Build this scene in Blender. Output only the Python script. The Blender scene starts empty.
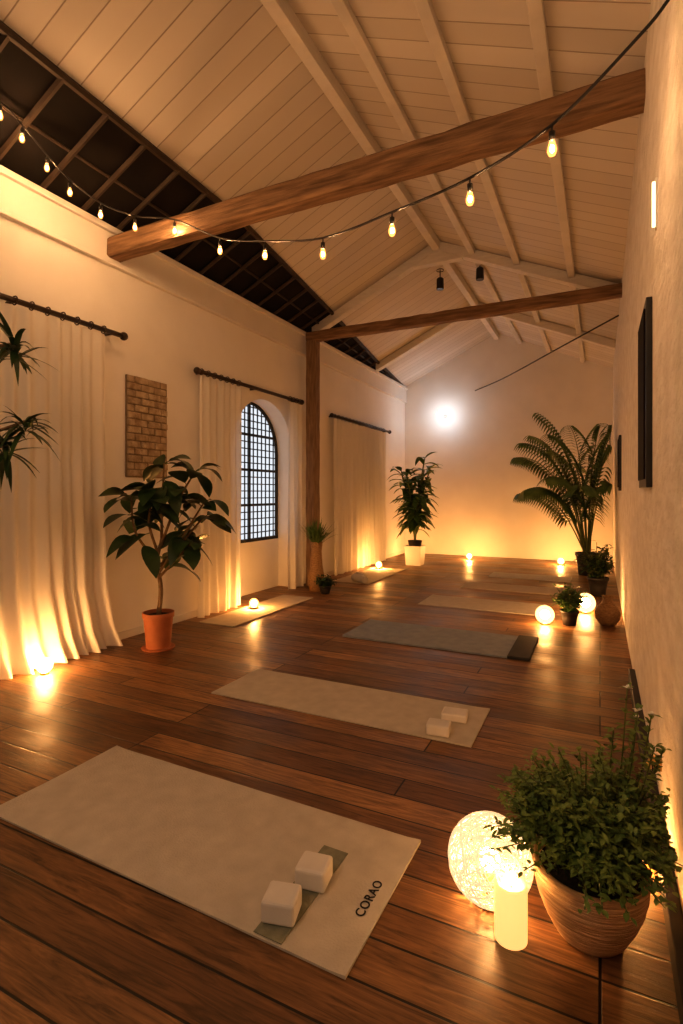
import bpy, math, random
from mathutils import Vector, Matrix
S=1.45
R=random.Random(7)
V=Vector
# ------------------------------------------------------------ materials
def newmat(name):
    m=bpy.data.materials.new(name); m.use_nodes=True
    nt=m.node_tree; nt.nodes.clear()
    out=nt.nodes.new('ShaderNodeOutputMaterial')
    return m,nt,out
def N(nt,t,**k):
    n=nt.nodes.new(t)
    for a,b in k.items(): setattr(n,a,b)
    return n
def c4(c): return (c[0],c[1],c[2],1)
def pbr(name,c1,c2=None,rough=.6,nscale=6,metal=0,bump=0,bscale=40,stretch=(1,1,1),spec=.5,emit=None,es=0,detail=5):
    m,nt,out=newmat(name)
    p=N(nt,'ShaderNodeBsdfPrincipled')
    tc=N(nt,'ShaderNodeTexCoord'); mp=N(nt,'ShaderNodeMapping')
    mp.inputs['Scale'].default_value=stretch
    nt.links.new(tc.outputs['Object'],mp.inputs[0])
    no=N(nt,'ShaderNodeTexNoise'); no.inputs['Scale'].default_value=nscale; no.inputs['Detail'].default_value=detail
    nt.links.new(mp.outputs[0],no.inputs['Vector'])
    cr=N(nt,'ShaderNodeValToRGB')
    cr.color_ramp.elements[0].position=.3; cr.color_ramp.elements[1].position=.7
    cr.color_ramp.elements[0].color=c4(c1); cr.color_ramp.elements[1].color=c4(c2 or c1)
    nt.links.new(no.outputs['Fac'],cr.inputs[0]); nt.links.new(cr.outputs[0],p.inputs['Base Color'])
    p.inputs['Roughness'].default_value=rough; p.inputs['Metallic'].default_value=metal
    p.inputs['Specular IOR Level'].default_value=spec
    if bump:
        n2=N(nt,'ShaderNodeTexNoise'); n2.inputs['Scale'].default_value=bscale; n2.inputs['Detail'].default_value=6
        nt.links.new(mp.outputs[0],n2.inputs['Vector'])
        b=N(nt,'ShaderNodeBump'); b.inputs['Strength'].default_value=bump; b.inputs['Distance'].default_value=.02
        nt.links.new(n2.outputs['Fac'],b.inputs['Height']); nt.links.new(b.outputs[0],p.inputs['Normal'])
    if emit:
        p.inputs['Emission Color'].default_value=c4(emit); p.inputs['Emission Strength'].default_value=es
    nt.links.new(p.outputs[0],out.inputs[0])
    return m
def emis(name,c,s):
    m,nt,out=newmat(name)
    e=N(nt,'ShaderNodeEmission'); e.inputs[0].default_value=c4(c); e.inputs[1].default_value=s
    nt.links.new(e.outputs[0],out.inputs[0]); return m
def shell(name,c,s,tr):
    m,nt,out=newmat(name)
    e=N(nt,'ShaderNodeEmission'); e.inputs[0].default_value=c4(c); e.inputs[1].default_value=s
    t=N(nt,'ShaderNodeBsdfTransparent'); t.inputs[0].default_value=c4(tr)
    a=N(nt,'ShaderNodeAddShader'); nt.links.new(e.outputs[0],a.inputs[0]); nt.links.new(t.outputs[0],a.inputs[1])
    nt.links.new(a.outputs[0],out.inputs[0]); return m
M={}
M['plaster']=pbr('plaster_white',(.79,.755,.71),(.85,.815,.77),.85,2.0,bump=.12,bscale=9)
M['rough_plaster']=pbr('rough_whitewash',(.70,.655,.60),(.85,.81,.76),.85,5,bump=1.0,bscale=12,stretch=(1,1,2.2))
M['cornice']=pbr('cornice_paint',(.77,.73,.68),(.81,.77,.72),.8,3)
M['white_beam']=pbr('white_painted_wood',(.67,.635,.59),(.76,.725,.68),.6,6,stretch=(1,1,6),bump=.1)
M['beam']=pbr('rustic_beam_wood',(.12,.068,.034),(.34,.205,.11),.75,5,stretch=(.6,6,6),bump=.5,bscale=16)
M['post']=pbr('rustic_post_wood',(.14,.085,.045),(.29,.185,.105),.75,6,stretch=(6,6,.7),bump=.45,bscale=16)
M['dark_wood']=pbr('dark_glazing_mullion',(.040,.028,.020),(.065,.046,.032),.6,5,spec=.3)
M['dark_panel']=pbr('night_glazing',(.010,.009,.009),(.020,.016,.014),.8,3,spec=.12)
M['black']=pbr('black_metal',(.012,.011,.010),(.02,.018,.016),.45,8)
M['rod']=pbr('dark_stained_rod',(.02,.012,.008),(.045,.025,.015),.4,10)
M['mat_cream']=pbr('cream_mat',(.49,.44,.365),(.58,.525,.44),.9,10,bump=.25,bscale=120)
M['mat_tan']=pbr('tan_mat',(.48,.40,.30),(.56,.48,.37),.9,10,bump=.2,bscale=120)
M['mat_grey']=pbr('grey_mat',(.25,.28,.32),(.32,.35,.39),.9,10,bump=.2,bscale=120)
M['mat_dark']=pbr('charcoal_mat',(.03,.03,.03),(.045,.045,.045),.8,10)
M['strip']=pbr('sage_strap',(.20,.20,.14),(.27,.27,.20),.85,30,bump=.2,bscale=200)
M['ink']=pbr('black_print',(.015,.015,.015),None,.8)
M['block']=pbr('foam_block',(.66,.62,.57),(.72,.68,.63),.8,10,bump=.1,bscale=150)
M['terracotta']=pbr('terracotta',(.36,.12,.05),(.46,.17,.075),.7,7,bump=.1)
M['tan_clay']=pbr('woven_tan_planter',(.42,.24,.12),(.72,.47,.27),.7,9,stretch=(1,1,14),bump=.5,bscale=18)
M['white_pot']=pbr('white_ceramic',(.72,.70,.66),(.78,.76,.72),.45,5)
M['black_pot']=pbr('black_plastic_pot',(.02,.02,.02),(.035,.03,.03),.5,5)
M['soil']=pbr('potting_soil',(.02,.013,.008),(.05,.03,.018),.95,60,bump=.6,bscale=80)
M['bark']=pbr('bark',(.16,.10,.055),(.26,.18,.10),.85,20,bump=.5,bscale=40)
M['stem']=pbr('green_stem',(.08,.12,.03),(.13,.16,.05),.6,10)
M['leaf_dark']=pbr('leaf_dark',(.018,.042,.014),(.048,.095,.028),.38,9)
M['leaf_mid']=pbr('leaf_mid',(.045,.10,.025),(.11,.20,.05),.5,12)
M['leaf_palm']=pbr('leaf_palm',(.06,.12,.035),(.17,.25,.08),.5,6)
M['leaf_herb']=pbr('leaf_herb',(.07,.14,.03),(.24,.31,.07),.55,16)
M['flower']=pbr('flower_white',(.8,.78,.68),None,.7)
M['vase']=pbr('woven_basket',(.20,.11,.05),(.40,.25,.12),.75,40,stretch=(1,1,3),bump=.6,bscale=60)
M['brass']=pbr('brass',(.5,.33,.12),None,.35,metal=1)
M['towel']=pbr('towel',(.66,.62,.55),(.74,.70,.63),.95,20,bump=.4,bscale=150)
M['bulb']=shell('amber_bulb_glass',(1,.43,.11),1.3,(1,.85,.65))
M['filament']=emis('filament_glow',(1,.62,.345),950)
M['globe']=shell('frosted_globe',(1,.52,.18),2.5,(.62,.57,.48))
M['globe_b']=shell('frosted_candle_cup',(1,.50,.16),2.4,(.8,.75,.66))
M['core']=emis('lamp_core_glow',(1,.50,.18),260)
M['tcore']=emis('tealight_core_glow',(1,.475,.145),980)
M['wcore']=emis('woven_lamp_core_glow',(1,.54,.22),300)
M['wshell']=shell('woven_lamp_bulb_glass',(1,.56,.22),.6,(.72,.66,.55))
M['coolbulb']=emis('cool_bulb_glow',(.82,.90,1),130)
M['sconce']=emis('sconce_glow',(1,.62,.30),6)
M['flame']=emis('flame_glow',(1,.52,.16),200)
M['wax']=pbr('candle_wax',(.88,.68,.42),None,.5,emit=(1,.52,.17),es=1.15)
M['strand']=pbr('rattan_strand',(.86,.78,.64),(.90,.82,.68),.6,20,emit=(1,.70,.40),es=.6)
def curtain_mat():
    m,nt,out=newmat('linen_curtain')
    d=N(nt,'ShaderNodeBsdfDiffuse'); t=N(nt,'ShaderNodeBsdfTranslucent'); mx=N(nt,'ShaderNodeMixShader')
    d.inputs[0].default_value=(.88,.85,.80,1); t.inputs[0].default_value=(.88,.84,.77,1); mx.inputs[0].default_value=.32
    tc=N(nt,'ShaderNodeTexCoord'); w=N(nt,'ShaderNodeTexNoise'); w.inputs['Scale'].default_value=160
    nt.links.new(tc.outputs['Object'],w.inputs['Vector'])
    b=N(nt,'ShaderNodeBump'); b.inputs['Strength'].default_value=.15; b.inputs['Distance'].default_value=.005
    nt.links.new(w.outputs['Fac'],b.inputs['Height']); nt.links.new(b.outputs[0],d.inputs['Normal'])
    tr=N(nt,'ShaderNodeBsdfTransparent'); m2=N(nt,'ShaderNodeMixShader'); m2.inputs[0].default_value=.06
    nt.links.new(d.outputs[0],mx.inputs[1]); nt.links.new(t.outputs[0],mx.inputs[2])
    nt.links.new(mx.outputs[0],m2.inputs[1]); nt.links.new(tr.outputs[0],m2.inputs[2]); nt.links.new(m2.outputs[0],out.inputs[0])
    return m
M['curtain']=curtain_mat()
def floor_mat():
    m,nt,out=newmat('oiled_floorboards')
    p=N(nt,'ShaderNodeBsdfPrincipled'); tc=N(nt,'ShaderNodeTexCoord')
    br=N(nt,'ShaderNodeTexBrick'); br.offset=.37; br.offset_frequency=3
    i=br.inputs; i['Scale'].default_value=1; i['Brick Width'].default_value=2.4; i['Row Height'].default_value=.16
    i['Mortar Size'].default_value=.0050; i['Mortar Smooth'].default_value=.3; i['Bias'].default_value=0
    i['Color1'].default_value=(.165,.080,.034,1); i['Color2'].default_value=(.41,.225,.100,1); i['Mortar'].default_value=(.008,.004,.002,1)
    nt.links.new(tc.outputs['Object'],br.inputs['Vector'])
    mp=N(nt,'ShaderNodeMapping'); mp.inputs['Scale'].default_value=(1.1,14,1); nt.links.new(tc.outputs['Object'],mp.inputs[0])
    no=N(nt,'ShaderNodeTexNoise'); no.inputs['Scale'].default_value=2.5; no.inputs['Detail'].default_value=10; no.inputs['Distortion'].default_value=1.6; no.inputs['Roughness'].default_value=.66
    nt.links.new(mp.outputs[0],no.inputs['Vector'])
    n3=N(nt,'ShaderNodeTexNoise'); n3.inputs['Scale'].default_value=2.6; n3.inputs['Detail'].default_value=6; nt.links.new(tc.outputs['Object'],n3.inputs['Vector'])
    cr=N(nt,'ShaderNodeValToRGB'); cr.color_ramp.elements[0].position=.34; cr.color_ramp.elements[1].position=.66
    cr.color_ramp.elements[0].color=(.26,.23,.20,1); cr.color_ramp.elements[1].color=(1.25,1.18,1.08,1)
    nt.links.new(no.outputs['Fac'],cr.inputs[0])
    mx=N(nt,'ShaderNodeMix',data_type='RGBA',blend_type='MULTIPLY'); mx.inputs[0].default_value=.9
    nt.links.new(br.outputs['Color'],mx.inputs[6]); nt.links.new(cr.outputs[0],mx.inputs[7])
    c2=N(nt,'ShaderNodeValToRGB'); c2.color_ramp.elements[0].position=.35; c2.color_ramp.elements[1].position=.65
    c2.color_ramp.elements[0].color=(.70,.68,.66,1); c2.color_ramp.elements[1].color=(1.12,1.12,1.12,1)
    nt.links.new(n3.outputs['Fac'],c2.inputs[0])
    m3=N(nt,'ShaderNodeMix',data_type='RGBA',blend_type='MULTIPLY'); m3.inputs[0].default_value=1
    nt.links.new(mx.outputs[2],m3.inputs[6]); nt.links.new(c2.outputs[0],m3.inputs[7])
    nt.links.new(m3.outputs[2],p.inputs['Base Color'])
    mr=N(nt,'ShaderNodeMapRange'); mr.inputs[1].default_value=.3; mr.inputs[2].default_value=.7; mr.inputs[3].default_value=.32; mr.inputs[4].default_value=.58
    nt.links.new(n3.outputs['Fac'],mr.inputs[0]); nt.links.new(mr.outputs[0],p.inputs['Roughness'])
    ad=N(nt,'ShaderNodeMath',operation='MULTIPLY_ADD'); ad.inputs[1].default_value=.3
    nt.links.new(no.outputs['Fac'],ad.inputs[0])
    sb=N(nt,'ShaderNodeMath',operation='SUBTRACT'); sb.inputs[0].default_value=1; nt.links.new(br.outputs['Fac'],sb.inputs[1])
    nt.links.new(sb.outputs[0],ad.inputs[2])
    b=N(nt,'ShaderNodeBump'); b.inputs['Strength'].default_value=.7; b.inputs['Distance'].default_value=.007
    nt.links.new(ad.outputs[0],b.inputs['Height']); nt.links.new(b.outputs[0],p.inputs['Normal'])
    nt.links.new(p.outputs[0],out.inputs[0]); return m
M['floor']=floor_mat()
def ceil_mat():
    m,nt,out=newmat('painted_ceiling_boards')
    p=N(nt,'ShaderNodeBsdfPrincipled'); tc=N(nt,'ShaderNodeTexCoord'); sx=N(nt,'ShaderNodeSeparateXYZ')
    nt.links.new(tc.outputs['Object'],sx.inputs[0])
    dv=N(nt,'ShaderNodeMath',operation='DIVIDE'); dv.inputs[1].default_value=.19; nt.links.new(sx.outputs['Y'],dv.inputs[0])
    fr=N(nt,'ShaderNodeMath',operation='FRACT'); nt.links.new(dv.outputs[0],fr.inputs[0])
    sb=N(nt,'ShaderNodeMath',operation='SUBTRACT'); sb.inputs[1].default_value=.5; nt.links.new(fr.outputs[0],sb.inputs[0])
    ab=N(nt,'ShaderNodeMath',operation='ABSOLUTE'); nt.links.new(sb.outputs[0],ab.inputs[0])
    mr=N(nt,'ShaderNodeMapRange'); mr.inputs[1].default_value=.465; mr.inputs[2].default_value=.49; nt.links.new(ab.outputs[0],mr.inputs[0])
    fl=N(nt,'ShaderNodeMath',operation='FLOOR'); nt.links.new(dv.outputs[0],fl.inputs[0])
    wn=N(nt,'ShaderNodeTexWhiteNoise',noise_dimensions='1D'); nt.links.new(fl.outputs[0],wn.inputs['W'])
    cr=N(nt,'ShaderNodeMix',data_type='RGBA'); cr.inputs[6].default_value=(.60,.555,.50,1); cr.inputs[7].default_value=(.68,.635,.58,1)
    nt.links.new(wn.outputs['Value'],cr.inputs[0])
    mx=N(nt,'ShaderNodeMix',data_type='RGBA'); mx.inputs[7].default_value=(.34,.29,.24,1)
    nt.links.new(mr.outputs[0],mx.inputs[0]); nt.links.new(cr.outputs[2],mx.inputs[6]); nt.links.new(mx.outputs[2],p.inputs['Base Color'])
    p.inputs['Roughness'].default_value=.65
    iv=N(nt,'ShaderNodeMath',operation='SUBTRACT'); iv.inputs[0].default_value=1; nt.links.new(mr.outputs[0],iv.inputs[1])
    b=N(nt,'ShaderNodeBump'); b.inputs['Strength'].default_value=.4; b.inputs['Distance'].default_value=.008
    nt.links.new(iv.outputs[0],b.inputs['Height']); nt.links.new(b.outputs[0],p.inputs['Normal'])
    nt.links.new(p.outputs[0],out.inputs[0]); return m
M['ceiling']=ceil_mat()
M['relief']=pbr('tan_stone_block',(.30,.215,.135),(.54,.43,.30),.9,12,bump=.9,bscale=30)
M['mortar']=pbr('lime_mortar',(.20,.145,.09),(.27,.20,.13),.95,20,bump=.4)
# ------------------------------------------------------------ mesh builder (units: eye heights, scaled by S)
class MB:
    def __init__(s): s.v=[];s.f=[];s.m=[];s.mats=[]
    def mi(s,k):
        if k not in s.mats: s.mats.append(k)
        return s.mats.index(k)
    def add(s,vs,fs,k):
        o=len(s.v); s.v+= [V(a) for a in vs]; i=s.mi(k)
        for f in fs: s.f.append([o+a for a in f]); s.m.append(i)
    def box(s,a,b,k,rot=0,c=None):
        x0,y0,z0=a;x1,y1,z1=b
        vs=[V(q) for q in [(x0,y0,z0),(x1,y0,z0),(x1,y1,z0),(x0,y1,z0),(x0,y0,z1),(x1,y0,z1),(x1,y1,z1),(x0,y1,z1)]]
        if rot:
            c=V(c) if c else V(((x0+x1)/2,(y0+y1)/2,0)); Mx=Matrix.Rotation(rot,3,'Z')
            vs=[Mx@(q-c)+c for q in vs]
        s.add(vs,[(0,3,2,1),(4,5,6,7),(0,1,5,4),(1,2,6,5),(2,3,7,6),(3,0,4,7)],k)
    def tube(s,pts,rad,n,k,cap=True):
        pts=[V(p) for p in pts]
        if not isinstance(rad,(list,tuple)): rad=[rad]*len(pts)
        vs=[];prev=None
        for i,p in enumerate(pts):
            t=(pts[min(i+1,len(pts)-1)]-pts[max(i-1,0)]).normalized()
            if prev is None:
                a=V((0,0,1)) if abs(t.z)<.9 else V((1,0,0)); x=t.cross(a).normalized()
            else:
                x=(prev-t*prev.dot(t)).normalized()
            prev=x; y=t.cross(x)
            for j in range(n):
                an=2*math.pi*j/n; vs.append(p+(x*math.cos(an)+y*math.sin(an))*rad[i])
        fs=[]
        for i in range(len(pts)-1):
            for j in range(n):
                fs.append((i*n+j,i*n+(j+1)%n,(i+1)*n+(j+1)%n,(i+1)*n+j))
        if cap:
            fs.append(tuple(range(n-1,-1,-1))); fs.append(tuple((len(pts)-1)*n+j for j in range(n)))
        s.add(vs,fs,k)
    def lathe(s,prof,k,n=32,c=(0,0,0),wob=0):
        vs=[];c=V(c)
        for r,z in prof:
            for j in range(n):
                an=2*math.pi*j/n; vs.append(c+V((r*math.cos(an),r*math.sin(an),z)))
        fs=[]
        for i in range(len(prof)-1):
            for j in range(n): fs.append((i*n+j,i*n+(j+1)%n,(i+1)*n+(j+1)%n,(i+1)*n+j))
        s.add(vs,fs,k)
    def sphere(s,c,r,k,n=24,m=14,sz=1):
        pr=[(r*math.sin(math.pi*i/m)+1e-5,-r*sz*math.cos(math.pi*i/m)) for i in range(m+1)]
        s.lathe(pr,k,n,c)
    def leaf(s,b,d,L,W,k,droop=.3,fold=.25,n=5,peak=.45,up=None):
        b=V(b);d=V(d).normalized()
        up=V(up) if up else V((0,0,1))
        if abs(d.dot(up))>.95: up=V((1,0,0))
        sd=d.cross(up).normalized(); nn=sd.cross(d)
        vs=[]
        for i in range(n+1):
            t=i/n
            c=b+d*L*t*(1-.15*droop*t)-V((0,0,1))*droop*L*t*t
            if t<peak: w=math.sin(t/peak*math.pi/2)**.8
            else: w=math.cos((t-peak)/(1-peak)*math.pi/2)**.8
            w=max(w,.04)*W/2
            vs+=[c-sd*w+nn*fold*w,c,c+sd*w+nn*fold*w]
        fs=[]
        for i in range(n):
            a=i*3; fs+=[(a,a+1,a+4,a+3),(a+1,a+2,a+5,a+4)]
        s.add(vs,fs,k)
def mk(name,mb,loc=(0,0,0),parent=None,smooth=False,bevel=0,sub=0):
    me=bpy.data.meshes.new(name)
    me.from_pydata([tuple(v*S) for v in mb.v],[],mb.f)
    for k in mb.mats: me.materials.append(M[k])
    for p,i in zip(me.polygons,mb.m):
        p.material_index=i; p.use_smooth=smooth
    me.update()
    o=bpy.data.objects.new(name,me); bpy.context.scene.collection.objects.link(o)
    if parent: o.parent=parent; o.location=V(loc)*S
    else: o.location=V(loc)*S
    if bevel:
        b=o.modifiers.new('bevel','BEVEL'); b.width=bevel*S; b.segments=3; b.limit_method='ANGLE'
    if sub:
        b=o.modifiers.new('sub','SUBSURF'); b.levels=sub; b.render_levels=sub
    return o
def empty(name,loc):
    e=bpy.data.objects.new(name,None); e.location=V(loc)*S; e.empty_display_size=.1
    bpy.context.scene.collection.objects.link(e); return e
def crom(P,k=8):
    P=[V(p) for p in P]; P=[P[0]*2-P[1]]+P+[P[-1]*2-P[-2]]; o=[]
    for i in range(1,len(P)-2):
        a,b,c,d=P[i-1:i+3]
        for j in range(k):
            t=j/k; o.append(.5*((2*b)+(c-a)*t+(2*a-5*b+4*c-d)*t*t+(3*b-a-3*c+d)*t**3))
    o.append(P[-2]); return o
# ------------------------------------------------------------ room shell
XL,XR,YB,YF=-2.95,.165,8.5,-1.6
ZE,ZR,XM=2.78,3.49,-1.45
def zc(x): return ZE+(ZR-ZE)*(x-XL)/(XM-XL) if x<XM else ZR+(ZE-ZR)*(x-XM)/(XR-XM)
b=MB(); b.box((XL-.3,YF-.1,-.08),(XR+.15,YB+.15,0),'floor'); mk('floor',b)
b=MB(); b.box((XR,YF-.1,0),(XR+.15,YB+.15,ZE+.02),'rough_plaster'); mk('wall_right',b)
def gable(name,y0,y1):
    b=MB(); pr=[(XL-.2,0),(XR,0),(XR,zc(XR)+.01),(XM,ZR+.01),(XL,ZE+.01),(XL-.2,ZE+.01)]
    n=len(pr); vs=[(x,y0,z) for x,z in pr]+[(x,y1,z) for x,z in pr]
    fs=[tuple(range(n)),tuple(range(2*n-1,n-1,-1))]+[(i,n+i,n+(i+1)%n,(i+1)%n) for i in range(n)]
    b.add(vs,fs,'plaster'); mk(name,b)
gable('wall_back',YB,YB+.15); gable('wall_front',YF-.15,YF)
AC,AR,AS=4.346,.506,1.405
XO=XL-.22
b=MB()
b.add([(XL,YF,0),(XL,AC-AR,0),(XL,AC-AR,ZE),(XL,YF,ZE)],[(0,1,2,3)],'plaster')
b.add([(XL,AC+AR,0),(XL,YB,0),(XL,YB,ZE),(XL,AC+AR,ZE)],[(0,1,2,3)],'plaster')
NA=32
arc=[(AC-AR*math.cos(math.pi*i/NA),AS+AR*math.sin(math.pi*i/NA)) for i in range(NA+1)]
for i in range(NA):
    (y0,z0),(y1,z1)=arc[i],arc[i+1]
    b.add([(XL,y0,z0),(XL,y1,z1),(XL,y1,ZE),(XL,y0,ZE)],[(0,1,2,3)],'plaster')
    b.add([(XL,y0,z0),(XL,y1,z1),(XO,y1,z1),(XO,y0,z0)],[(0,1,2,3)],'plaster')
    b.add([(XO,y0,z0),(XO,y1,z1),(XO,y1,ZE),(XO,y0,ZE)],[(0,1,2,3)],'plaster')
for y in (AC-AR,AC+AR): b.add([(XL,y,0),(XO,y,0),(XO,y,AS),(XL,y,AS)],[(0,1,2,3)],'plaster')
b.box((XO-.02,AC-AR-.03,0),(XO+.05,AC+AR+.03,.513),'plaster')
b.add([(XO,YF,0),(XO,AC-AR,0),(XO,AC-AR,ZE),(XO,YF,ZE)],[(0,1,2,3)],'plaster')
b.add([(XO,AC+AR,0),(XO,YB,0),(XO,YB,ZE),(XO,AC+AR,ZE)],[(0,1,2,3)],'plaster')
mk('wall_left',b)
b=MB(); xw=XO+.03
path=[(xw,AC-AR+.012,.53)]+[(xw,AC-(AR-.012)*math.cos(math.pi*i/NA),AS+(AR-.012)*math.sin(math.pi*i/NA)) for i in range(NA+1)]+[(xw,AC+AR-.012,.53)]
b.tube(path,.018,6,'black'); b.box((xw-.015,AC-AR,.51),(xw+.015,AC+AR,.545),'black')
nb=14
for i in range(1,nb):
    y=AC-AR+2*AR*i/nb; zt=AS+math.sqrt(max(0,AR**2-(y-AC)**2))-.01
    w=.012 if i%7==0 else .005
    b.box((xw-w,y-w,.53),(xw+w,y+w,zt),'black')
z=.60
k=0
while z<AS+AR-.05:
    hw=AR if z<AS else math.sqrt(AR**2-(z-AS)**2)
    w=.012 if k%5==4 else .005
    b.box((xw-w,AC-hw+.01,z-w),(xw+w,AC+hw-.01,z+w),'black'); z+=.07; k+=1
mk('window_1',b)
b=MB(); t=.06
for (x0,x1) in ((XL,XM),(XM,XR)):
    z0=zc(x0);z1=zc(x1)
    vs=[(x0,YF-.1,z0),(x1,YF-.1,z1),(x1,YB+.1,z1),(x0,YB+.1,z0)]
    vs+=[(x,y,z+t) for x,y,z in vs]
    b.add(vs,[(0,1,2,3),(7,6,5,4),(0,4,5,1),(1,5,6,2),(2,6,7,3),(3,7,4,0)],'ceiling')
mk('ceiling',b)
b=MB()
b.box((XM-.035,YF,ZR-.10),(XM+.035,YB,ZR-.005),'white_beam')
for x in (-1.10,-.69,-.23):
    z=zc(x); b.box((x-.028,YF,z-.055),(x+.028,YB,z-.002),'white_beam')
def rafter(y,x0,x1,hh=.10,w=.05,off=0):
    z0=zc(x0);z1=zc(x1)
    vs=[]
    for yy in (y-w,y+w):
        vs+=[(x0,yy,z0-.004-off),(x1,yy,z1-.004-off),(x1,yy,z1-hh-off),(x0,yy,z0-hh-off)]
    b.add(vs,[(0,1,2,3),(7,6,5,4),(0,4,5,1),(1,5,6,2),(2,6,7,3),(3,7,4,0)],'white_beam')
for y in (5.15,7.0):
    rafter(y,-2.85,XM); rafter(y,XM,XR-.01)
    b.box((XM-.25,y-.04,ZR-.22),(XM+.25,y+.04,ZR-.10),'white_beam')
mk('roof_truss',b,bevel=.004)
def bx(y):
    P=[(-1.6,-2.33),(1.43,-2.35),(3.19,-2.385),(5.0,-2.57),(6.8,-2.78),(8.5,-2.94)]
    for (a,xa),(c,xc) in zip(P,P[1:]):
        if y<=c: return xa+(xc-xa)*(y-a)/(c-a)
    return P[-1][1]
b=MB(); ys=[YF+.2*i for i in range(int((YB-YF)/.2)+1)]+[YB-.01]
for y0,y1 in zip(ys,ys[1:]):
    b.add([(XL,y0,ZE-.006),(bx(y0),y0,zc(bx(y0))-.006),(bx(y1),y1,zc(bx(y1))-.006),(XL,y1,ZE-.006)],[(0,1,2,3)],'dark_panel')
b.tube([(bx(y)-.012,y,zc(bx(y))-.02) for y in ys],.022,6,'dark_wood')
b.tube([((bx(y)+XL)/2,y,zc((bx(y)+XL)/2)-.015) for y in ys],.010,6,'dark_wood')
y=YF+.1
while y<8.2:
    x1=bx(y)
    b.tube([(XL+.01,y,ZE-.02),(x1,y,zc(x1)-.02)],.017,5,'dark_wood'); y+=.27
mk('window_2',b)
b=MB(); b.box((XL,YF,2.53),(XL+.03,YB,2.74),'cornice'); b.box((XL,YF,2.725),(XL+.055,YB,2.765),'cornice'); b.box((XL,YF,2.515),(XL+.04,YB,2.54),'cornice')
mk('trim_1',b,bevel=.005)
b=MB(); b.box((XR-.03,YF,0),(XR,3.2,.07),'black_pot'); mk('baseboard_right',b,bevel=.004)
b=MB(); b.box((XL,YF,0),(XL+.015,AC-AR,.05),'cornice'); b.box((XL,AC+AR,0),(XL+.015,YB,.05),'cornice'); mk('baseboard_left',b)
def rough_beam(name,a,c,w,h,k,seed):
    r=random.Random(seed); b=MB(); a=V(a);c=V(c); n=26; vs=[]
    d=(c-a).normalized(); up=V((0,0,1)) if abs(d.z)<.9 else V((0,1,0)); sd=d.cross(up).normalized(); nn=sd.cross(d)
    cor=[(-1,-.75),(-.75,-1),(.75,-1),(1,-.75),(1,.75),(.75,1),(-.75,1),(-1,.75)]
    for i in range(n+1):
        p=a+(c-a)*i/n
        o=r.uniform(-.03,.03)
        for x,y in cor: vs.append(p+sd*(x+o+r.uniform(-.05,.05))*w/2+nn*(y+o*1.0+r.uniform(-.05,.05))*h/2)
    fs=[]
    for i in range(n):
        for j in range(8): fs.append((i*8+j,i*8+(j+1)%8,(i+1)*8+(j+1)%8,(i+1)*8+j))
    fs+= [tuple(range(7,-1,-1)),tuple(n*8+j for j in range(8))]
    b.add(vs,fs,k); return mk(name,b)
rough_beam('tie_beam',(XL+.03,2.526,2.625),(XR,2.526,2.665),.12,.13,'beam',1)
rough_beam('tie_beam',(-2.86,5.04,2.69),(XR,5.04,2.70),.10,.10,'beam',2)
rough_beam('wooden_post',(-2.8,5.04,0),(-2.8,5.04,2.635),.12,.12,'post',3)
# ------------------------------------------------------------ curtain rods and curtains
def rod(y0,y1,z,rings):
    b=MB(); x=-2.87
    b.tube([(x,y0,z),(x,y1,z)],.016,10,'rod')
    for y in (y0,y1): b.sphere((x,y,z),.028,'rod',12,8)
    for y in (y0+.08,(y0+y1)/2,y1-.08):
        b.tube([(XL,y,z),(x,y,z)],.010,6,'rod'); b.lathe([(.0,0),(.03,0)],'rod',8,(x,y,z))
    for y in rings:
        p=[(x+.024*math.cos(a*math.pi/5),y,z+.024*math.sin(a*math.pi/5)) for a in range(11)]
        b.tube(p,.004,5,'rod')
    mk('curtain_rod',b,smooth=True)
def curtain(y0,y1,z,seed,flare=0,pool=.0):
    r=random.Random(seed); b=MB(); W=y1-y0; nu=int(W*110)+20; nv=34
    ph=[r.uniform(0,6.28) for _ in range(6)]; np_=max(3,W/.085)
    vs=[]
    for j in range(nv+1):
        t=j/nv; zz=z-.03-(z-.03-.006)*t
        for i in range(nu+1):
            u=i/nu
            uu=u+.012*math.sin(u*9+ph[1])+.01*math.sin(u*17+ph[2])
            f=math.sin(2*math.pi*np_*uu+ph[0]+.6*math.sin(3*t+ph[3]))
            g=math.sin(2*math.pi*np_*.43*uu+ph[4]+.9*t)
            amp=.015+.014*t
            x=-2.87+amp*f*(.75+.25*g)+.014*g*t
            y=y0+W*u
            y+=flare*max(0,t-.8)*5*(u-.0)*.2*(1 if u>.3 else 0)+.012*math.sin(6*t+ph[5]+u*8)*t
            if t>.94: x+=pool*(t-.94)/.06*(.6+.4*f)
            vs.append((max(x,-2.935),y,zz))
    fs=[]
    for j in range(nv):
        for i in range(nu):
            a=j*(nu+1)+i; fs.append((a,a+1,a+nu+2,a+nu+1))
    b.add(vs,fs,'curtain'); mk('curtain',b,smooth=True)
def rr(a,c,n): return [a+(c-a)*i/(n-1) for i in range(n)]
rod(1.1,2.56,2.05,rr(1.15,2.40,14)); rod(3.28,4.92,1.97,rr(3.33,3.82,7)+rr(4.68,4.88,4)); rod(5.63,7.56,1.925,rr(5.7,7.3,16))
curtain(1.12,2.42,2.05,1,flare=.5,pool=.04); curtain(3.31,3.86,1.97,2); curtain(4.64,4.91,1.97,3); curtain(5.70,7.40,1.925,4)
b=MB(); x0=XL+.001; b.box((x0,2.64,1.11),(x0+.018,3.02,1.82),'mortar')
rp=random.Random(4); z=1.118; row=0
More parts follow.
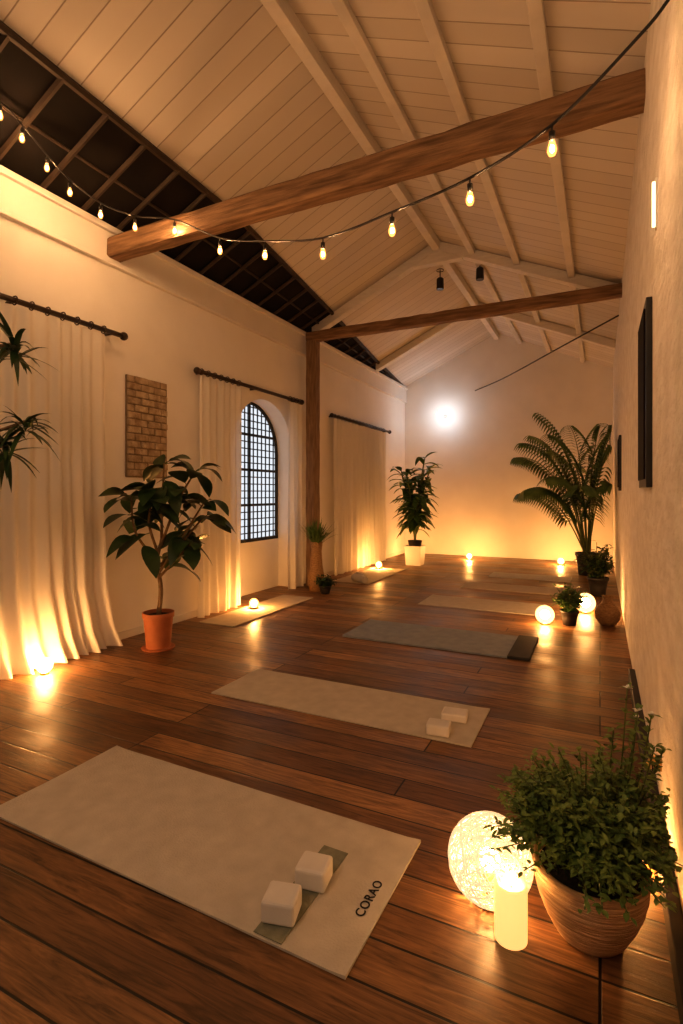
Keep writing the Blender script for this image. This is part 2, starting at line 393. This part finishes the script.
while z<1.79:
    y=2.646-(.06 if row%2 else 0)
    while y<3.01:
        y0=max(y,2.644); y1=min(y+.115,3.016)
        if y1-y0>.02: b.box((x0,y0,z),(x0+.021+rp.uniform(0,.012),y1,z+.044),'relief')
        y+=.1225
    z+=.0505; row+=1
mk('stone_wall_panel',b,bevel=.006)
# ------------------------------------------------------------ mats
def mat(x0,x1,y0,y1,k,rot=0,end=None,extra=None,th=.006):
    cx,cy=(x0+x1)/2,(y0+y1)/2; e=empty('yoga_mat',(cx,cy,0)); e.rotation_euler=(0,0,rot)
    b=MB(); w=(x1-x0)/2;d=(y1-y0)/2; xe=w-(end or 0)
    nx,ny=30,8; vs=[];fs=[]
    r=random.Random(int(abs(cx)*1000))
    for s_,zz in ((0,.001),(1,th)):
        for i in range(nx+1):
            for j in range(ny+1):
                x=-w+(xe+w)*i/nx; y=-d+2*d*j/ny
                lift=.004*max(0,(abs(x)/w-.93)/.07)*(.5+.5*math.sin(y*9+cx*7)) if s_ else 0
                vs.append((x,y,zz+lift+(r.uniform(0,.0006) if s_ else 0)))
    n1=(nx+1)*(ny+1)
    for i in range(nx):
        for j in range(ny):
            a=i*(ny+1)+j; fs.append((n1+a,n1+a+ny+1,n1+a+ny+2,n1+a+1))
    for i in range(nx):
        a=i*(ny+1); fs.append((a,a+ny+1,n1+a+ny+1,n1+a)); a+=ny; fs.append((a,n1+a,n1+a+ny+1,a+ny+1))
    for j in range(ny):
        a=j; fs.append((a,n1+a,n1+a+1,a+1)); a=nx*(ny+1)+j; fs.append((a,a+1,n1+a+1,n1+a))
    b.add(vs,fs,k); mk('mat_sheet',b,parent=e)
    if end:
        b=MB(); b.box((xe,-d-.005,.001),(w,d+.005,th+.008),'mat_dark'); mk('folded_end',b,parent=e,bevel=.004)
    return e
m1=mat(-1.71,-.465,.995,1.475,'mat_cream',rot=-.02)
mat(-1.74,-.455,2.094,2.495,'mat_cream')
mat(-1.61,-.375,3.32,3.83,'mat_grey',end=.13,th=.012)
mat(-1.47,-.44,4.58,5.06,'mat_cream')
mat(-1.33,-.35,5.58,5.98,'mat_tan')
mat(-1.2,-.3,6.45,6.85,'mat_cream')
mat(-2.78,-2.45,3.2,4.42,'mat_tan')
mat(-2.72,-2.28,5.35,6.6,'mat_tan')
cx,cy=(-1.71-.465)/2,(.995+1.475)/2
b=MB(); b.box((-.70-cx,1.0-cy,.0075),(-.625-cx,1.33-cy,.0095),'strip'); mk('mat_alignment_stripe',b,parent=m1)
cu=bpy.data.curves.new('print','FONT'); cu.body='CORAO'; cu.size=.033*S; cu.extrude=.0004; cu.offset=.0006; cu.space_character=1.1; cu.materials.append(M['ink'])
to=bpy.data.objects.new('mat_print',cu); bpy.context.scene.collection.objects.link(to); to.parent=m1
to.location=V((-.497-cx,1.148-cy,.0082))*S; to.rotation_euler=(0,0,math.pi/2)
def block(x,y,rot,w=.080,d=.075,h=.052,z=.008,k='block'):
    b=MB(); b.box((-w/2,-d/2,0),(w/2,d/2,h),k); o=mk('yoga_block',b,(x,y,z),bevel=.008); o.rotation_euler=(0,0,rot)
block(-.672,1.060,.25,z=.0105); block(-.655,1.185,.15,z=.0105)
block(-.60,2.15,.1,w=.095,d=.075,h=.045); block(-.575,2.32,.1,w=.11,d=.09,h=.032)
def towel(x,y,rot,L=.2,r=.035,z=.0075):
    b=MB(); b.tube([(0,-L/2,r),(0,-L/2+.01,r),(0,L/2-.01,r),(0,L/2,r)],[r*.85,r,r,r*.85],18,'towel')
    sp=[(math.cos(a*.5)*r*(1-a/30),-L/2-.002,r+math.sin(a*.5)*r*(1-a/30)) for a in range(28)]; b.tube(sp,.003,4,'towel')
    o=mk('rolled_towel',b,(x,y,z),smooth=True); o.rotation_euler=(0,0,rot)
towel(-2.42,5.42,.9,.26,.04); towel(-2.50,5.62,.7,.22,.035)
# ------------------------------------------------------------ lamps
def globe(name,x,y,r,k='globe',z=0,cr=.5,ck='core'):
    b=MB(); b.lathe([(0,0),(r*.5,0),(r*.5,.010),(r*.3,.012)],'brass',20); b.sphere((0,0,r+.004),r,k,28,18)
    b.sphere((0,0,r+.004),r*cr,ck,20,12)
    return mk(name,b,(x,y,z),smooth=True)
globe('globe_lamp',-2.76,1.92,.045,'globe_b',cr=.85)
globe('globe_lamp',-.379,4.32,.069); globe('globe_lamp',-.112,4.88,.080)
def tea(x,y,r=.038,z=0,k='globe_b'):
    b=MB(); b.lathe([(0,0),(r*.75,0),(r*.9,r*.2),(r*.9,r*.4)],'brass',20)
    b.sphere((0,0,r*1.1),r*.95,k,20,12); b.sphere((0,0,r*1.1),r*.5,'tcore',16,10)
    mk('candle_globe',b,(x,y,z),smooth=True)
tea(-2.68,3.78,.042,.007); tea(-2.62,6.50,.047,.007); tea(-1.77,8.02,.048); tea(-.49,7.95,.052)
tea(-2.62,8.0,.03); tea(.08,1.62,.025)  # second one is added, hidden behind the herb pot to light the right wall
b=MB(); r=.036; b.lathe([(0,0),(r,0),(r,.12),(r*.92,.126),(r*.75,.118),(0,.112)],'wax',32); b.tube([(0,0,.11),(.002,0,.128)],.0015,6,'ink')
b.lathe([(.0005,.118),(.005,.122),(.006,.128),(.003,.138),(.0005,.148)],'flame',12)
mk('pillar_candle',b,(-.181,1.242,0),smooth=True)
e=empty('wicker_ball_lamp',(-.2435,1.333,0)); rb=.101
b=MB(); rw=random.Random(11)
for i in range(100):
    ax=V((rw.gauss(0,1),rw.gauss(0,1),rw.gauss(0,1))).normalized(); x=ax.orthogonal().normalized(); y=ax.cross(x)
    off=rw.uniform(-.6,.6)*rb; q=math.sqrt(rb*rb-off*off)*(1-rw.uniform(0,.03))
    b.tube([V((0,0,rb))+ax*off+(x*math.cos(a*2*math.pi/40)+y*math.sin(a*2*math.pi/40))*q for a in range(41)],.0016,4,'strand',cap=False)
mk('rattan_shell',b,parent=e,smooth=True)
b=MB(); b.sphere((0,0,rb),.068,'wshell',24,16); b.sphere((0,0,rb),.024,'wcore',20,12); b.tube([(0,0,.003),(0,0,rb-.03)],.010,10,'brass'); b.lathe([(0,.002),(.04,.002),(.04,.006),(0,.008)],'brass',20)
mk('lamp_bulb',b,parent=e,smooth=True)
pts=[(-2.60,1.30,2.90),(-2.6,1.58,2.885),(-2.6,1.688,2.84),(-2.6,1.821,2.767),(-2.56,1.925,2.681),(-2.5,2.07,2.615),(-2.42,2.239,2.603),(-2.30,2.43,2.643),
(-1.804,2.239,2.346),(-1.42,2.091,2.187),(-1.031,1.941,2.055),(-.676,1.805,2.015),(-.37,1.687,1.996),(-.121,1.591,2.028),(.089,1.51,2.137),(.156,1.484,2.19)]
b=MB(); b.tube(crom(pts,6),.0045,6,'black')
for p in pts[1:14]:
    p=V(p); b.tube([p,p-V((0,0,.022))],.003,5,'black'); b.tube([p-V((0,0,.02)),p-V((0,0,.045))],.009,10,'black')
    b.lathe([(.007,-.044),(.009,-.052),(.013,-.066),(.013,-.074),(.009,-.084),(.001,-.089)],'bulb',14,p)
    b.sphere(p-V((0,0,.067)),.0058,'filament',10,8,sz=1.8)
b.sphere(pts[0],.012,'black',8,6); b.sphere(pts[-1],.008,'black',8,6)
mk('string_lights',b,smooth=True)
b=MB(); b.tube(crom([(.16,5.8,2.72),(-.5,6.7,2.665),(-1.2,7.7,2.62),(-1.78,8.49,2.62)],8),.008,6,'black'); mk('hanging_cable',b,smooth=True)
for x,y in ((-1.52,5.5),(-1.085,5.4)):
    b=MB(); zt=zc(x)-(.10 if x<-1.4 else .0); z0=3.27 if x<-1.4 else 3.26
    b.tube([(0,0,zt),(0,0,z0)],.006,6,'black'); b.tube([(0,0,z0),(0,0,z0-.01),(0,0,z0-.11),(0,0,z0-.12)],[.028,.036,.04,.038],16,'black'); b.lathe([(.04,zt-.01),(.04,zt)],'black',12)
    mk('ceiling_spotlight',b,(x,y,0),smooth=False)
b=MB(); b.tube([(0,YB-8.2,0),(0,YB-8.2-.02,0)],.03,14,'white_pot'); b.tube([(0,.29,0),(0,.03,0)],.007,8,'white_pot'); b.sphere((0,0,0),.034,'coolbulb',20,12)
mk('wall_lamp',b,(-2.26,8.2,2.245),smooth=True)
def frame(y0,y1,z0,z1):
    b=MB(); x=XR; b.box((x-.02,y0,z0),(x,y1,z1),'black'); b.box((x-.026,y0+.03,z0+.03),(x-.02,y1-.03,z1-.03),'dark_panel'); mk('framed_picture',b,bevel=.003)
frame(2.15,2.52,1.02,1.69); frame(5.15,5.4,1.02,1.5)
def sconce(y,z):
    b=MB(); b.box((-.006,-.012,-.08),(0,.012,.08),'white_pot'); b.box((-.014,-.007,-.07),(-.006,.007,.07),'sconce'); mk('wall_sconce',b,(XR,y,z))
sconce(1.98,1.93)
b=MB(); b.tube([(0,0,0),(-.03,0,0),(-.035,0,-.02)],[.008,.008,.010],8,'brass'); b.tube([(-.02,-.02,.012),(-.02,.02,.012)],.005,6,'brass'); b.lathe([(.0,-.018),(.016,-.018),(.016,.018),(0,.018)],'brass',10,(-.006,0,0)); mk('wall_tap',b,(XR,1.85,.19),smooth=True)
# ------------------------------------------------------------ plants
def pot(b,r0,r1,h,k,rim=True,n=36):
    pr=[(0,0),(r0,0),(r0+(r1-r0)*.5,h*.45),(r1,h*.86)]
    if rim: pr+=[(r1*1.07,h*.86),(r1*1.09,h),(r1*.96,h),(r1*.93,h*.88),(0,h*.86)]
    else: pr+=[(r1*1.0,h),(r1*.93,h),(r1*.9,h*.88),(0,h*.87)]
    b.lathe(pr,k,n)
    b.lathe([(r1*.93,h*.9),(r1*.5,h*.93),(0,h*.94)],'soil',n)
def rdir(r,lo,hi):
    a=r.uniform(0,2*math.pi); e=r.uniform(lo,hi); return V((math.cos(a)*math.cos(e),math.sin(a)*math.cos(e),math.sin(e)))
e=empty('potted_rubber_plant',(-2.56,2.56,0)); r=random.Random(21)
b=MB(); pot(b,.074,.092,.235,'terracotta'); b.lathe([(0,.0),(.10,0),(.105,.012),(0,.012)],'terracotta',30); mk('pot',b,parent=e,smooth=True,bevel=.003)
b=MB()
tr=crom([(0,0,.2),(.012,.01,.38),(-.01,.0,.56),(.01,.02,.70)],5); b.tube(tr,[.016-.006*i/len(tr) for i in range(len(tr))],8,'bark')
br=[((.0,0,.48),(.10,.12,.72),(.18,.24,.95)),((.01,.02,.66),(.03,.0,.9),(.05,.0,1.19)),((0,0,.55),(-.06,-.13,.75),(-.08,-.15,.98)),((.01,.02,.68),(.12,.05,.95),(.2,.12,1.14)),((0,0,.6),(.0,-.08,.82),(.05,-.08,1.02)),((0,0,.52),(.05,.2,.70),(.12,.3,.84)),((0,0,.45),(.08,.06,.56),(.14,.14,.66))]
for q in br:
    c=crom(q,6); b.tube(c,[.010-.005*i/len(c) for i in range(len(c))],7,'bark')
    for i in range(4,len(c)):
        for kk in range(1 if i<len(c)-1 else 5):
            d=rdir(r,-.5,.7)
            if c[i].x+d.x*.2<-.24: d.x=abs(d.x)
            st=c[i]+d*.03; b.tube([c[i],st],.003,4,'stem')
            b.leaf(st,d,r.uniform(.16,.22),r.uniform(.095,.125),'leaf_dark',droop=r.uniform(.15,.8),fold=.22,n=7,peak=.55,up=(r.uniform(-.6,.6),r.uniform(-.6,.6),1))
mk('foliage',b,parent=e,smooth=True)
e=empty('potted_dracaena',(-2.60,1.18,0)); r=random.Random(5)
b=MB(); pot(b,.10,.13,.26,'black_pot'); mk('pot',b,parent=e,smooth=True)
b=MB()
for top in ((.14,.38,1.70),(.22,.38,1.33),(.14,.34,1.24)):
    c=crom([(0,0,.2),(top[0]*.1,top[1]*.1,.9),(top[0]*.4,top[1]*.4,top[2]-.15),top],6); b.tube(c,.007,7,'bark')
    for i in range(30):
        d=rdir(r,-.9 if top[2]<1.3 else -.4,1.2)
        b.leaf(V(top)-V((0,0,r.uniform(0,.08))),d,r.uniform(.14,.23),.026,'leaf_dark',droop=r.uniform(.1,.8),fold=.3,n=6,peak=.3)
mk('foliage',b,parent=e,smooth=True)
e=empty('potted_dracaena',(-2.32,7.1,0)); r=random.Random(8)
b=MB(); w=.15
b.lathe([(0,0),(w*.95,0),(w*1.12,.27),(w*1.02,.27),(w*.98,.24),(0,.24)],'white_pot',4); mk('planter',b,parent=e,bevel=.008).rotation_euler=(0,0,math.radians(45))
b=MB(); b.lathe([(.07,.2),(.10,.34),(.092,.34),(.085,.32),(0,.315)],'black_pot',24); mk('inner_pot',b,parent=e,smooth=True)
b=MB()
for k_ in range(11):
    a=k_*.9; top=V((.26*math.cos(a)*r.uniform(.4,1),.24*math.sin(a),r.uniform(.8,1.5)))
    c=crom([(0,0,.3),(top.x*.3,top.y*.3,.3+(top.z-.3)*.5),top],7); b.tube(c,.009,6,'stem')
    for i in range(4,len(c)):
        for q in range(2):
            d=rdir(r,-.1,.9); b.leaf(c[i],d,r.uniform(.24,.34),r.uniform(.08,.11),'leaf_mid',droop=r.uniform(.3,.7),n=6,peak=.4)
mk('foliage',b,parent=e,smooth=True)
PX,PY=-.14,7.15
def frond(b,base,az,el,L,droop,k,nl=34,ll=.34):
    pts_=[];d=V((math.cos(az)*math.cos(el),math.sin(az)*math.cos(el),math.sin(el)))
    for i in range(nl+1):
        t=i/nl; p=V(base)+d*L*t+V((math.cos(az),math.sin(az),0))*L*.17*t**2.4-V((0,0,1))*droop*L*t**3
        p.x=min(p.x,.25); pts_.append(p)
    b.tube(pts_,[.010*(1-.8*i/nl) for i in range(nl+1)],5,'stem')
    for i in range(10,nl+1):
        t=i/nl; tg=(pts_[i]-pts_[i-1]).normalized(); sd=tg.cross(V((0,0,1)))
        sd=sd.normalized() if sd.length>1e-4 else V((0,1,0)); l=ll*math.sin(math.pi*(.12+.80*t))**.7
        for s_ in (-1,1):
            dd=(tg*.9+sd*s_).normalized()
            if (pts_[i]+dd*l).x>.29: dd.x=min(dd.x,0)-.1; dd.normalize()
            if (pts_[i]+dd*l).y+PY>8.45: dd.y=-abs(dd.y)
            b.leaf(pts_[i],dd,l,.040,k,droop=.75,fold=.2,n=4,peak=.35)
e=empty('potted_palm',(PX,PY,0)); r=random.Random(3)
b=MB(); pot(b,.10,.13,.27,'black_pot'); mk('pot',b,parent=e,smooth=True)
b=MB()
for az,el,L,dr in ((185,1.32,1.9,.34),(208,1.36,2.05,.32),(165,1.42,2.1,.28),(230,1.44,2.0,.28),(140,1.42,1.9,.30),(255,1.44,2.1,.28),(110,1.42,1.7,.32),
                   (285,1.47,2.05,.26),(80,1.48,1.9,.28),(310,1.50,2.0,.25),(195,1.50,2.25,.23),(215,1.22,1.5,.42),(265,1.28,1.5,.42),(175,1.18,1.4,.40),(60,1.50,1.7,.30),(300,1.36,1.4,.38),(240,1.25,1.65,.40),(150,1.22,1.45,.4),(20,1.53,1.95,.24)):
    a=math.radians(az); frond(b,(.03*math.cos(a),.03*math.sin(a),.26),a,el,L,dr,'leaf_palm')
mk('fronds',b,parent=e,smooth=True)
def bushy(name,loc,pr,ph,pk,nst,hmin,hmax,spread,ln,w,lk,seed,lim=9,nl=9,droop=.3):
    e=empty(name,loc); r=random.Random(seed)
    b=MB(); pot(b,pr*.7,pr,ph,pk); mk('pot',b,parent=e,smooth=True)
    b=MB()
    for i in range(nst):
        a=r.uniform(0,6.28); q=math.sqrt(r.random())*spread; hh=r.uniform(hmin,hmax)*(1-.35*(q/spread)**2)
        tip=V((math.cos(a)*q,math.sin(a)*q,ph+hh)); 
        if tip.x>lim: tip.x=lim-r.uniform(0,.05)
        bs=V((math.cos(a)*pr*.5*r.random(),math.sin(a)*pr*.5*r.random(),ph*.9))
        mid=(bs+tip)/2+V((0,0,hh*.15)); c=crom([bs,mid,tip],4); b.tube(c,.0022,4,'stem')
        m=len(c)
        for j in range(nl):
            t=.3+.7*j/(nl-1); p=c[min(m-1,int(t*(m-1)))]+V((r.gauss(0,.006),r.gauss(0,.006),r.gauss(0,.006)))
            d=rdir(r,-.3,1.0)
            if p.x+d.x*ln>lim: d.x=-abs(d.x)
            b.leaf(p,d,ln*r.uniform(.7,1.2),w*r.uniform(.8,1.2),lk,droop=droop,n=3,peak=.5)
    mk('foliage',b,parent=e,smooth=True); return e
bushy('potted_shrub',(-.02,5.75,0),.09,.18,'black_pot',60,.12,.36,.17,.07,.03,'leaf_dark',31,lim=.15)
bushy('potted_fern',(-.21,4.385,0),.065,.11,'black_pot',60,.08,.20,.14,.05,.022,'leaf_mid',32,lim=.12)
b=MB(); b.lathe([(0,0),(.05,0),(.085,.05),(.09,.09),(.07,.14),(.035,.175),(.03,.20),(.045,.22),(.038,.22),(.025,.2),(0,.19)],'vase',28); mk('woven_vase',b,(.05,4.50,0),smooth=True)
e=empty('potted_grass',(-2.62,4.79,0)); r=random.Random(9)
b=MB(); b.lathe([(0,0),(.075,0),(.09,.10),(.065,.25),(.055,.40),(.065,.50),(.06,.50),(.05,.45),(0,.45)],'vase',24); mk('tall_vase',b,parent=e,smooth=True)
b=MB()
for i in range(190):
    d=rdir(r,.6,1.5)
    if d.x<0 : d.x*=.5
    if d.y>0 : d.y*=.5
    b.leaf((r.uniform(-.03,.03),r.uniform(-.03,.03),.46),d,r.uniform(.22,.34),.018,'leaf_mid',droop=r.uniform(.05,.3),n=4,peak=.25)
mk('grass_blades',b,parent=e,smooth=True)
bushy('potted_fern',(-2.46,4.68,0),.06,.08,'black_pot',40,.03,.10,.10,.05,.022,'leaf_dark',33,lim=.2)
# foreground herb pot
e=empty('potted_herb_bush',(-.022,1.335,0)); r=random.Random(77)
b=MB()
pr=[(0,0),(.068,0)]
for i in range(41):
    t=i/40; rad=.072+.048*math.sin(t*math.pi/2)**.9
    pr.append((rad+.0016*math.sin(t*40*math.pi*.6),.006+.140*t))
pr+=[(.124,.150),(.125,.158),(.118,.162),(.110,.158),(.108,.14),(0,.135)]
b.lathe(pr,'tan_clay',56); b.lathe([(.109,.140),(.06,.148),(0,.150)],'soil',30); mk('pot',b,parent=e,smooth=True)
b=MB(); lim=.172
for i in range(330):
    a=r.uniform(0,6.28); q=r.random()**.5*.225; hh=r.uniform(.10,.27)*(1-.6*(q/.225)**2)
    tip=V((math.cos(a)*q,math.sin(a)*q,.155+hh))
    if tip.x>lim: tip.x=lim-r.uniform(0,.04)
    bs=V((math.cos(a)*.09*r.random(),math.sin(a)*.09*r.random(),.145))
    c=crom([bs,(bs*.55+tip*.45)+V((0,0,.05)),tip],5); b.tube(c,.0015,4,'stem')
    m=len(c)
    for j in range(24):
        t=.35+.65*j/23; f=t*(m-1); i0=int(f); i1=min(m-1,i0+1); p=c[i0].lerp(c[i1],f-i0)+V((r.gauss(0,.004),r.gauss(0,.004),r.gauss(0,.004))); d=rdir(r,-.4,1.1)
        if p.x+d.x*.03>lim: d.x=-abs(d.x)
        b.leaf(p,d,r.uniform(.014,.026),r.uniform(.007,.012),'leaf_herb',droop=.25,n=3,peak=.5)
for (x,y,z) in ((.10,.06,.50),(.13,.02,.44),(.08,.10,.535),(.05,.05,.45),(.13,.10,.48),(.10,.12,.46),(.15,.06,.42)):
    c=crom([(x*.4,y*.4,.2),(x*.8,y*.7,.34),(x,y,z)],7); b.tube(c,.0016,4,'stem')
    for j in range(50):
        p=c[min(len(c)-1,int(j/50*len(c)))]; d=rdir(r,0,1.2)
        if p.x+d.x*.03>lim: d.x=-abs(d.x)
        b.leaf(p,d,.026,.011,'leaf_herb',n=3)
    if z>.45:
        for j in range(6): b.leaf((x,y,z),rdir(r,.2,1.2),.015,.010,'flower',n=2,fold=.1)
mk('foliage',b,parent=e,smooth=True)
# ------------------------------------------------------------ lights
def light(name,kind,loc,power,col,size=.1,rot=(0,0,0)):
    l=bpy.data.lights.new(name,kind); l.energy=power; l.color=col
    if kind=='AREA': l.size=size
    if kind=='POINT': l.shadow_soft_size=size
    o=bpy.data.objects.new(name,l); o.location=V(loc)*S; o.rotation_euler=rot; bpy.context.scene.collection.objects.link(o); return o
light('rear_fill_light','AREA',(-1.0,-.9,2.5),28,(1,.76,.54),1.2,(math.radians(35),0,0))  # unseen area light added behind the camera as warm fill, no pendant there
w=bpy.data.worlds.new('dusk'); bpy.context.scene.world=w; w.use_nodes=True
bg=w.node_tree.nodes['Background']; bg.inputs[0].default_value=(.74,.78,.84,1); bg.inputs[1].default_value=1.0
# ------------------------------------------------------------ camera
cam=bpy.data.cameras.new('camera'); co=bpy.data.objects.new('camera',cam); bpy.context.scene.collection.objects.link(co)
co.location=(0,0,S); co.rotation_euler=(math.radians(90),0,math.radians(25.97))
cam.sensor_width=36; cam.sensor_fit='AUTO'; cam.lens=531*36/1024; cam.shift_y=-19/1024; cam.clip_start=.02
bpy.context.scene.camera=co
vs=bpy.context.scene.view_settings
vs.view_transform='Standard'; vs.exposure=0.0
try: vs.look='Medium High Contrast'
except Exception as ex: print(ex)
